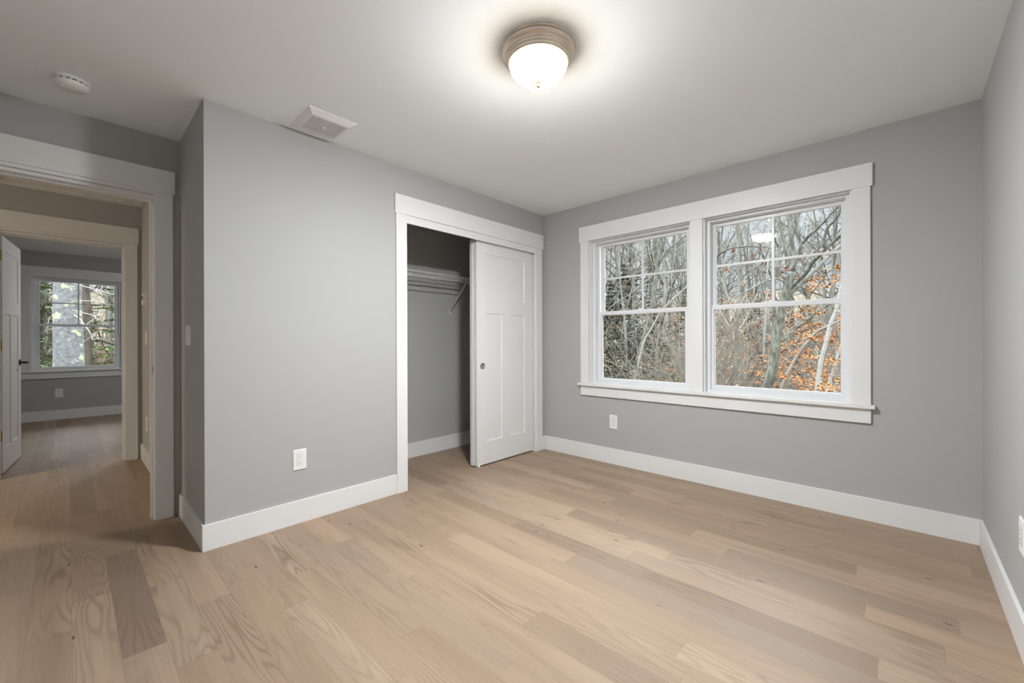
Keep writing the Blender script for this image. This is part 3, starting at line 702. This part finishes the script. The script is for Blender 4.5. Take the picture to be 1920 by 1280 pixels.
def leaves(rng, tips, n_per, size, spread=0.10, flat=0.5):
    Q = []
    for q in tips:
        for _ in range(n_per):
            s = rng.uniform(0.3, 1.0); c, t = along(q, s); c = c + rng.normal(size=3)*spread*np.array([1, 1, 0.5])
            a = rng.normal(size=3); a[2] *= flat; a /= np.linalg.norm(a); b = np.cross(a, rand_dir(rng)*np.array([flat, flat, 1]) ); b /= np.linalg.norm(b)+1e-9
            L_ = size*rng.uniform(0.6, 1.3); w = L_*0.32; nrm = np.cross(a, b)
            Q.append([c - a*L_*0.5, c + b*w + nrm*0.12*L_, c + a*L_*0.5, c - b*w + nrm*0.12*L_])
    return np.array(Q)

BACK = 'bare trees in the woods behind the window pair'
def bare_variant(seed, h, r, lean=0.06, n=13, mat_t='grey_bark', mat_b='brown_twig', fork=0.3, leaf=None):
    rng = np.random.default_rng(seed); root = empty('bare_tree')
    T = Tubes(); trunk, rad = limb(rng, (0, 0, -0.3), (rng.normal()*lean, rng.normal()*lean, 1), h, r, k=10, wob=0.045, up=0.06, r_end=0.3)
    T.tube(trunk, rad, 8)
    limbs = [(trunk, rad)]
    if rng.random() < fork:
        s = rng.uniform(0.3, 0.5); p, t = along(trunk, s); q, rr = limb(rng, p, sub_dir(rng, t, 0.35), h*(1-s), r*0.6, k=8, wob=0.05, up=0.08); T.tube(q, rr, 7); limbs.append((q, rr))
    T.build('trunk', mat_t, root)
    B = Tubes(); tips = []
    for q, rr in limbs: twiggy(rng, B, q, rr, 3, 0.10, n, 0.34, (0.5, 1.1), 0.05, tips, 0.0045)
    B.build('branches', mat_b, root)
    if leaf:
        F_ = Tubes(); F_.quads(leaves(rng, tips, leaf[1], 0.075, 0.08)); F_.build('leaves', leaf[0], root)
    return root

placed = []
def place(proto, used, x, y, rz, sc, label, cat, group=None):
    o = proto if proto.name not in used else copy_tree(proto)
    used.add(proto.name)
    o.location = (x, y, ground_z(x, y)); o.rotation_euler = (0, 0, rz); o.scale = (sc, sc, sc)
    tag(o, label, cat, group); return o

R = random.Random(5)
used = set()
protos = [bare_variant(100+i, R.uniform(9, 12), R.uniform(0.05, 0.10), n=13, mat_t=('grey_bark', 'maple_bark', 'grey_bark', 'dark_bark')[i % 4], mat_b=('dark_bark', 'brown_twig', 'dark_bark', 'maple_bark')[i % 4], fork=0.5) for i in range(7)]
def az_pos(az_deg, dist):   # a spot in the woods: bearing left of the window wall's outward direction, distance from the window pair
    a = math.radians(az_deg); return (-0.7 - math.sin(a)*dist, math.cos(a)*dist)
for i in range(84):
    dist = 14 + 40*(i/84)**1.1 + R.uniform(-1, 1); az = R.uniform(-2, 38)
    x, y = az_pos(az, dist)
    place(protos[i % 7], used, x, y, R.uniform(0, 6.28), R.uniform(0.8, 1.25), 'bare twiggy grey tree deep in the woods seen through the window pair', 'tree', BACK)
for i in range(26):
    dist = 9 + 26*(i/26); az = R.uniform(-9, 9)
    x, y = XB - dist, 0.6 + math.tan(math.radians(az))*dist
    place(protos[i % 7], used, x, y, R.uniform(0, 6.28), R.uniform(0.8, 1.2), 'bare twiggy grey tree seen through the far bedroom window', 'tree', 'bare trees behind the far bedroom window')

# undergrowth
def brush_variant(seed, m, leaf=None, n=26, h=2.6):
    rng = np.random.default_rng(seed); root = empty('leafy_shrub' if leaf else 'bare_shrub'); B = Tubes(); tips = []
    for _ in range(n):
        p = np.array([rng.normal()*0.35, rng.normal()*0.35, -0.1]); d = np.array([rng.normal()*0.45, rng.normal()*0.45, 1])
        q, rr = limb(rng, p, d, h*rng.uniform(0.5, 1.1), rng.uniform(0.006, 0.014), k=6, wob=0.14, up=0.02); B.tube(q, np.maximum(rr, 0.004), 4, cap=False)
        twiggy(rng, B, q, rr, 2, 0.2, 7, 0.4, (0.5, 1.2), 0.0, tips, 0.004)
    B.build('branches', m, root)
    if leaf: F_ = Tubes(); F_.quads(leaves(rng, tips, leaf[1], leaf[2], 0.09)); F_.build('leaves', leaf[0], root)
    return root
bp = [brush_variant(200, 'brown_twig'), brush_variant(201, 'pale_twig', n=14), brush_variant(202, 'brown_twig', ('faded_leaf', 1, 0.06), n=22), brush_variant(203, 'brown_twig', ('orange_leaf', 2, 0.07), n=16), brush_variant(204, 'brown_twig', n=34, h=3.4)]
names = ['tangled brown leafless shrub', 'pale grey leafless shrub', 'shrub with sparse faded tan leaves', 'shrub with orange leaves', 'tall dense brown leafless shrub']
grp = ['brown shrubs in the undergrowth', 'pale shrubs in the undergrowth', 'tan leaved shrubs in the undergrowth', 'orange leaved shrubs in the undergrowth', 'tall shrubs in the undergrowth']
for i in range(96):
    dist = 10.5 + 24*(i/96) + R.uniform(-.5, .5); az = R.uniform(-2, 38); x, y = az_pos(az, dist)
    k = R.choice((0, 0, 2, 2, 3, 4, 4, 1)) if az < 20 else R.choice((0, 1, 1, 2, 4))
    if az > 21 and i % 2: continue
    place(bp[k], used, x, y, R.uniform(0, 6.28), R.uniform(0.8, 1.3), names[k] + ' in the undergrowth outside the window pair', 'shrub', grp[k])
for i in range(26):
    dist = 8 + 18*(i/26); az = R.uniform(-9, 9); x, y = XB - dist, 0.6 + math.tan(math.radians(az))*dist
    k = R.choice((0, 2, 2, 3, 4))
    place(bp[k], used, x, y, R.uniform(0, 6.28), R.uniform(0.7, 1.0), names[k] + ' outside the far bedroom window', 'shrub', names[k] + 's behind the far bedroom')

# conifers
def conifer_variant(seed, h, m, r=0.11, droop=-0.12, zstart=0.08, blen=2.1, dens=1.0, needle=0.10):
    rng = np.random.default_rng(seed); root = empty('conifer'); T = Tubes()
    trunk, rad = limb(rng, (0, 0, -0.3), (0.02, 0, 1), h, r, k=8, wob=0.015, up=0.05, r_end=0.12); T.tube(trunk, rad, 9); T.build('trunk', 'dark_bark', root)
    B = Tubes(); Q = []
    z = zstart
    while z < 0.97:
        for _ in range(int(4*dens)+1):
            p, t = along(trunk, z); a = rng.uniform(0, 6.28); ln = blen*(1.02-z)**0.8*rng.uniform(0.6, 1.1)
            q, rr = limb(rng, p, (math.cos(a), math.sin(a), 0.10+z*0.25), ln, 0.018*(1.1-z), k=6, wob=0.06, up=droop*0.35); B.tube(q, np.maximum(rr, 0.004), 4, cap=False)
            for s in np.linspace(0.18, 1.0, 15):
                c, tt = along(q, s); tt = tt/np.linalg.norm(tt)
                for sg in (-1, 1):
                    side = np.cross(tt, (0, 0, 1)); side /= np.linalg.norm(side); d2 = side*sg*0.85 + tt*0.6 + np.array([0, 0, -0.12]); d2 /= np.linalg.norm(d2)
                    l2 = 0.34*(1.1-s*0.65)*rng.uniform(0.6, 1.2)*min(1.0, ln)
                    for m_ in range(5):
                        c2 = c + d2*l2*(m_+0.5)/5; w = needle*rng.uniform(0.35, 0.6)
                        dd = d2 + rng.normal(size=3)*0.35; dd /= np.linalg.norm(dd); b2 = np.cross(dd, rng.normal(size=3)*0.4+np.array([0, 0, 1])); b2 /= np.linalg.norm(b2)
                        Q.append([c2-dd*w, c2+b2*w*0.42, c2+dd*w*1.2, c2-b2*w*0.42])
        z += 0.034/dens
    B.build('branches', 'dark_bark', root); F_ = Tubes(); F_.quads(Q); F_.build('needles', m, root); return root
cv = [conifer_variant(301, 7.5, 'pine_needles'), conifer_variant(302, 5.6, 'pine_needles', blen=1.8)]
spots = [(30, 17, 0.72), (34, 15, 0.6), (26.5, 19, 0.8), (22.5, 19, 0.72), (36, 19, 0.85), (28, 21, 1.0), (19, 24, 0.7), (3, 26, 0.7), (-1, 22, 0.6), (11, 30, 0.8), (33, 23, 0.9), (24.5, 15.5, 0.58), (32, 13.5, .50), (17, 22, .5), (28.5, 14.5, .55), (31, 20, .8), (26, 23, .95), (37, 14.5, .6), (23, 24, .9)] + [(20.5+1.45*k, 12.6+1.1*((k*5) % 4), 0.42+0.05*(k % 3)) for k in range(12)]
for i, (az, dist, sc) in enumerate(spots):
    x, y = az_pos(az, dist); place(cv[i % 2], used, x, y, i*1.7, sc, 'dark green conifer standing among bare trees outside the window pair', 'tree', 'conifers behind the window pair')
hv = [conifer_variant(311, 8, 'hemlock_needles', r=0.12, blen=2.6, zstart=0.12, needle=0.11), conifer_variant(312, 6.5, 'hemlock_needles', blen=2.4, zstart=0.2, needle=0.11)]
for i, (x, y, sc) in enumerate([(-18.0, -1.0, 1.0), (-17.2, 3.3, 1.05), (-22.5, 1.9, 1.1), (-24, -1.8, 1.2), (-20, 0.4, 0.55), (-15.6, -1.5, 0.75), (-15.2, 2.1, 0.8), (-17.5, 1.3, 0.5)]):
    place(hv[i % 2], used, x, y, i*1.3, sc, 'light green hemlock outside the far bedroom window', 'tree', 'hemlocks behind the far bedroom')

# ---- the trees one can tell apart, followed along their own lines
def line_pts(pix, axis, val, drift=0.0):
    return np.array([at(px, py, axis, val + drift*i) for i, (px, py) in enumerate(pix)])
def dense(pts, k=4):
    pts = np.asarray(pts); t = np.arange(len(pts)); tt = np.linspace(0, len(pts)-1, (len(pts)-1)*k+1)
    out = np.stack([np.interp(tt, t, pts[:, i]) for i in range(3)], 1)
    if len(out) > 4: out[1:-1] = (out[:-2] + 2*out[1:-1] + out[2:])/4
    return out
def to_ground(pts):
    p = pts[0].copy(); d = pts[0]-pts[1]; d /= np.linalg.norm(d); d = d*0.5 + np.array([0, 0, -0.8])
    g = ground_z(p[0], p[1]); n = max(1, (p[2]-g+0.3)/0.8)
    return np.vstack([[p + d*n, p + d*n*0.5], pts])
def own_tree(name, label, limbs, mt, mb, seed, twigs=10, level=2, leaf=None, rmin=0.004, cat='tree', lf=0.3, tw_from=1):
    """limbs: [(points, r0, r1)]; the first is the trunk"""
    rng = np.random.default_rng(seed); base = limbs[0][0][0].copy(); root = empty(name, base); T = Tubes(); B = Tubes(); tips = []
    for i, (pts, ra, rb) in enumerate(limbs):
        q = dense(pts - base); rr = np.linspace(ra, rb, len(q))
        (T if i < 1 or ra > 0.02 else B).tube(q, rr, 12 if ra > 0.06 else 7)
        if twigs: twiggy(rng, B, q, np.minimum(rr*0.55, 0.024), level, 0.25 if i < tw_from else 0.1, twigs if i else max(2, twigs//2), lf, (0.5, 1.0), 0.05, tips, rmin)
    T.build('trunk', mt, root)
    if B.n: B.build('branches', mb, root)
    if leaf and tips: F_ = Tubes(); F_.quads(leaves(rng, tips, leaf[1], leaf[2], leaf[3])); F_.build('leaves', leaf[0], root)
    tag(root, label, cat); return root
P = lambda pix, Y, dr=0.0: line_pts(pix, 1, Y, dr)
Y = 9.0
own_tree('forked_tree', 'forked grey maple with lichen spots in front of the right window', [
    (to_ground(P([(1436.8, 726), (1449, 694), (1453, 658), (1456.5, 625), (1463.7, 586), (1471, 563.5), (1478, 540), (1484, 509)], Y)), 0.095, 0.062),
    (P([(1484, 509), (1489, 485), (1484, 452), (1482, 424), (1481, 403), (1478, 360), (1470, 310)], Y, 0.03), 0.050, 0.030),
    (P([(1484, 509), (1497, 478), (1502, 458.6), (1495.5, 435.6), (1490.6, 407.7), (1488, 370)], Y, -0.05), 0.032, 0.018),
    (P([(1502, 458.6), (1516.8, 442), (1539.8, 421), (1559.5, 399.5), (1575, 384), (1600, 350)], Y, -0.08), 0.027, 0.015),
    (P([(1476, 545), (1500.4, 522.5), (1515, 507.8), (1523.4, 491.4), (1536.5, 478), (1548, 466.8), (1562.7, 453.6), (1576, 440.5), (1610, 425)], Y, -0.10), 0.036, 0.020),
    (P([(1548, 466.8), (1544.7, 458.6), (1546.3, 443.8), (1551, 425.8), (1562.7, 416), (1574.2, 401), (1576, 389.7), (1585, 350)], Y-0.5, -0.06), 0.022, 0.012),
    (P([(1474, 556), (1500.4, 534), (1525, 509.4), (1549.6, 484.8), (1566, 468), (1590, 450)], Y, 0.12), 0.040, 0.024),
    (P([(1478, 532), (1459.4, 521.7), (1441.4, 525), (1418.4, 535.6), (1393.8, 548.8), (1362.6, 565), (1330, 575)], Y, -0.06), 0.020, 0.008),
    (P([(1466, 640), (1490.7, 616.5), (1523, 591.3), (1544.6, 575), (1590, 552)], Y, 0.1), 0.026, 0.016),
    (P([(1449, 400), (1447, 440), (1440, 470), (1432, 500)][::-1], Y+0.6, 0.05), 0.012, 0.006),
    ], 'maple_bark', 'grey_bark', 41, twigs=12, level=2, lf=0.30, tw_from=1)
own_tree('leaning_tree', 'slender brown tree leaning right across the lower right window pane', [
    (to_ground(P([(1463.7, 727.9), (1487, 679), (1508.6, 647), (1532, 620), (1553.6, 611), (1575, 602), (1610, 590)], Y-0.6)), 0.030, 0.018)], 'brown_twig', 'brown_twig', 42, twigs=9)
own_tree('birch_tree', 'thicker white birch trunk at the right side of the right window', [
    (to_ground(P([(1531, 733), (1539, 675.8), (1550, 638), (1557, 607.5), (1568, 582), (1575, 552), (1588, 490), (1600, 420)], Y-1.6)), 0.032, 0.022)], 'birch_bark', 'brown_twig', 43, twigs=8)
own_tree('birch_tree', 'thin white birch stem at the lower right corner of the right window', [
    (to_ground(P([(1548, 734), (1562.5, 693.7), (1573, 659.6), (1592, 600), (1605, 530)], Y-1.2)), 0.020, 0.014)], 'birch_bark', 'brown_twig', 44, twigs=6)
own_tree('birch_tree', 'very thin white birch stem left of the forked maple', [
    (to_ground(P([(1436, 722), (1435, 693.7), (1432, 657.8), (1433, 622), (1436, 586), (1436.8, 553.6), (1440, 480), (1442, 400)], Y+3)), 0.034, 0.02)], 'birch_bark', 'brown_twig', 45, twigs=6)
own_tree('grey_tree', 'pale grey tree with upswept branches in the left part of the right window', [
    (to_ground(P([(1379, 722.5), (1380, 680), (1381, 640), (1383, 586), (1386, 540), (1384, 470), (1388, 400)], Y+1.5)), 0.055, 0.022),
    (P([(1379, 640), (1372, 620), (1360, 600), (1350, 582), (1340, 560)], Y+1.5), 0.02, 0.01), (P([(1381, 625), (1398, 600), (1408, 575), (1420, 550)], Y+1.5), 0.02, 0.01),
    (P([(1382, 610), (1374, 585), (1366, 560), (1352, 520)], Y+1.5), 0.02, 0.01), (P([(1383, 625), (1420, 598), (1450, 585)], Y+1.5), 0.012, 0.006)], 'grey_bark', 'pale_twig', 46, twigs=10, lf=0.35)
Y = 11.0
own_tree('crooked_tree', 'largest grey trunk leaning through the middle of the left window', [
    (to_ground(P([(1197.5, 712), (1200, 670), (1207.5, 632.5), (1218, 600), (1225, 557.5), (1230, 520), (1235, 482), (1238.8, 445), (1241, 400)], Y)), 0.085, 0.048),
    (P([(1225, 560), (1232, 500), (1222, 470), (1205, 450), (1190, 430)], Y, 0.05), 0.022, 0.012),
    (P([(1233, 500), (1250, 470), (1275, 450), (1300, 430)], Y, -0.05), 0.022, 0.01)], 'maple_bark', 'grey_bark', 51, twigs=14, lf=0.32)
own_tree('broken_tree', 'pale tan limb bent over beside the crooked tree in the left window', [
    (to_ground(P([(1206, 640), (1222, 615), (1234, 592), (1240, 582), (1262.5, 560), (1290, 535), (1310, 515)], Y-0.8)), 0.026, 0.016)], 'pale_twig', 'pale_twig', 52, twigs=9)
own_tree('grey_tree', 'straight grey trunk left of the crooked tree in the left window', [
    (to_ground(P([(1175, 711), (1174, 645), (1171, 595), (1164, 540), (1161, 500), (1160, 457), (1158, 400)], Y+0.6)), 0.045, 0.024)], 'grey_bark', 'grey_bark', 53, twigs=14, lf=0.3)
own_tree('grey_tree', 'thin grey trunk with pale bark nearest the left edge of the left window', [
    (to_ground(P([(1162, 705), (1163, 670), (1166, 620), (1180, 560), (1190, 520), (1196, 460)], Y+1)), 0.036, 0.018)], 'grey_bark', 'pale_twig', 54, twigs=12, lf=0.3)
own_tree('grey_tree', 'slim grey trunk right of the crooked tree in the left window', [
    (to_ground(P([(1227.5, 713), (1231, 660), (1235, 620), (1240, 590), (1262, 500), (1270, 430)], Y+1.5)), 0.04, 0.02)], 'grey_bark', 'brown_twig', 55, twigs=12, lf=0.3)
own_tree('bare_sapling', 'long pale bare sapling arching across the upper left window sash', [
    (to_ground(P([(1130, 590), (1150, 570), (1180, 552), (1217, 522), (1240, 500)], Y-1.8)), 0.012, 0.007)], 'pale_twig', 'pale_twig', 56, twigs=6, cat='sapling')

# beech saplings that kept their orange leaves
def beech_variant(seed, m, h=4.2, n=16, npl=6, sz=0.085):
    rng = np.random.default_rng(seed); root = empty('beech_sapling'); T = Tubes(); trunk, rad = limb(rng, (0, 0, -0.2), (0.08, 0.02, 1), h, 0.026, k=8, wob=0.06, up=0.03); T.tube(trunk, rad, 6)
    T.build('trunk', 'grey_bark', root); B = Tubes(); tips = []
    for _ in range(n):
        s = rng.uniform(0.12, 0.98); p, t = along(trunk, s); a = rng.uniform(0, 6.28)
        q, rr = limb(rng, p, (math.cos(a), math.sin(a), 0.25), 1.25*(1.15-s)*rng.uniform(0.5, 1.1), 0.009, k=5, wob=0.12, up=0.0); B.tube(q, np.maximum(rr, 0.003), 4, cap=False); tips.append(q)
        for _ in range(4):
            p2, t2 = along(q, rng.uniform(0.3, 0.95)); d = sub_dir(rng, t2, 0.7); d[2] *= 0.2; q2, r2 = limb(rng, p2, d, 0.35*rng.uniform(0.5, 1.1), 0.004, k=3, wob=0.1, up=0); B.tube(q2, np.maximum(r2, 0.0025), 3, cap=False); tips.append(q2)
    B.build('branches', 'brown_twig', root); F_ = Tubes(); F_.quads(leaves(rng, tips, npl, sz, 0.055, 0.35)); F_.build('leaves', m, root); return root
bv = [beech_variant(401, 'orange_leaf'), beech_variant(402, 'orange_leaf', h=3.4, n=13), beech_variant(403, 'russet_leaf', h=4.6, n=12, npl=4), beech_variant(404, 'faded_leaf', n=12, npl=4)]
def foot(px, py, Yv):
    p = at(px, py, 1, Yv); return p[0], p[1]
bs = [ # pixel column, row of its middle, distance, variant, size
    (1565, 8.3, 0, 0.80), (1540, 7.6, 1, 0.62), (1510, 8.0, 1, 0.62), (1488, 10.2, 0, 0.80), (1550, 11.0, 0, 1.0), (1590, 9.6, 0, 0.95), (1520, 12.5, 0, 1.0), (1462, 8.6, 1, 0.50), (1425, 9.6, 1, 0.58),
    (1400, 13.0, 3, 0.95), (1360, 14.0, 0, 1.0), (1345, 10.5, 1, 0.55), (1440, 15.0, 2, 1.05), (1480, 17.0, 3, 1.1), (1575, 15.0, 2, 1.2), (1395, 18.0, 0, 1.1), (1340, 20.0, 2, 1.2),
    (1140, 13.5, 0, 0.95), (1262, 10.2, 1, 0.50), (1250, 13.5, 3, 0.80), (1215, 16.0, 3, 1.1), (1280, 15.0, 0, 1.0), (1150, 18.0, 2, 1.3), (1195, 12.6, 1, 0.62), (1572, 6.9, 1, 0.52), (1532, 9.2, 0, 0.78), (1500, 9.4, 1, 0.7), (1556, 9.0, 0, 0.9), (1478, 12.0, 0, 0.8), (1375, 16.0, 0, 0.9), (1415, 12.0, 0, .62), (1590, 8.2, 1, .8), (1505, 14.5, 0, 1.15), (1140, 10.5, 1, .62), (1236, 12.6, 1, .6)]
for i, (px, Yv, k, sc) in enumerate(bs):
    x, y = foot(px, 640, Yv); col = ('bright orange', 'orange', 'russet red', 'faded tan')[k]
    win = 'right' if px > 1310 else 'left'
    place(bv[k], used, x, y, i*0.9, sc, f'beech sapling with {col} leaves outside the {win} window', 'sapling', f'{col} beech saplings outside the {win} window')
for i, (x, y, k, sc) in enumerate([(-19, -0.6, 2, 0.75), (-21, 0.2, 3, 0.9), (-20, 2.6, 3, 0.9), (-17, -0.1, 3, .5), (-24, 1.0, 2, 1.0)]):
    place(bv[k], used, x, y, i, sc, ('beech sapling with russet red leaves', '', 'beech sapling with russet red leaves', 'beech sapling with faded tan leaves')[k] + ' behind the far bedroom window', 'sapling', 'saplings behind the far bedroom')

# red leaved oak branch ends near the top left of the right window
rng = np.random.default_rng(9)
own_tree('oak_tree', 'bare oak with a few russet leaf clumps at the left edge of the right window', [
    (to_ground(P([(1322, 730), (1320, 640), (1322, 560), (1330, 500), (1345, 478), (1372, 464), (1400, 462), (1440, 463)], 7.6)), 0.030, 0.006)], 'dark_bark', 'dark_bark', 61, twigs=7, lf=0.22, leaf=('russet_leaf', 1, 0.085, 0.03))

# ---- far bedroom's view
PX = lambda pix, X, dr=0.0: line_pts(pix, 0, X, dr)
S7 = lambda l: [(60 + a/7.112, 520 + b/7.112) for a, b in l]
X = -12.0
own_tree('pine_tree', 'thick pale lichen covered trunk outside the far bedroom window', [
    (to_ground(PX(S7([(495, 1180), (490, 900), (480, 620), (470, 340), (475, 60), (478, -300)]), X)), 0.235, 0.19),
    (PX(S7([(560, 500), (640, 550), (700, 640), (760, 710), (800, 790), (800, 830), (930, 810)]), X+0.25, 0.03), 0.018, 0.006),
    (PX(S7([(540, 430), (640, 465), (780, 490), (880, 550), (950, 590), (1030, 640)]), X+0.25, 0.03), 0.012, 0.005),
    (PX(S7([(520, 320), (720, 310), (860, 320), (950, 340), (1090, 385), (1200, 420)]), X+0.25, 0.03), 0.012, 0.005),
    (PX(S7([(500, 70), (620, 100), (760, 135), (880, 170), (1090, 230), (1200, 270)]), X+0.25, 0.03), 0.012, 0.006),
    (PX(S7([(380, 550), (320, 550), (260, 552), (200, 548)]), X+0.25), 0.010, 0.004),
    (PX(S7([(380, 670), (330, 680), (210, 690), (160, 730)]), X+0.25), 0.010, 0.004),
    (PX(S7([(210, 690), (215, 600), (235, 530), (260, 510), (310, 520)]), X+0.25), 0.008, 0.004),
    (PX(S7([(380, 395), (320, 400), (250, 402), (170, 400)]), X+0.25), 0.009, 0.004),
    (PX(S7([(600, 690), (650, 715), (700, 700), (760, 670)]), X+0.3), 0.006, 0.003),
    ], 'lichen_bark', 'pale_twig', 71, twigs=5, level=1, lf=0.25, tw_from=1)
own_tree('pine_tree', 'dark brown trunk behind the lichen covered trunk', [
    (to_ground(PX(S7([(740, 1180), (738, 900), (730, 600), (715, 300), (700, 50), (690, -200)]), -16.0)), 0.115, 0.09)], 'dark_bark', 'dark_bark', 72, twigs=12, level=2, lf=0.2)
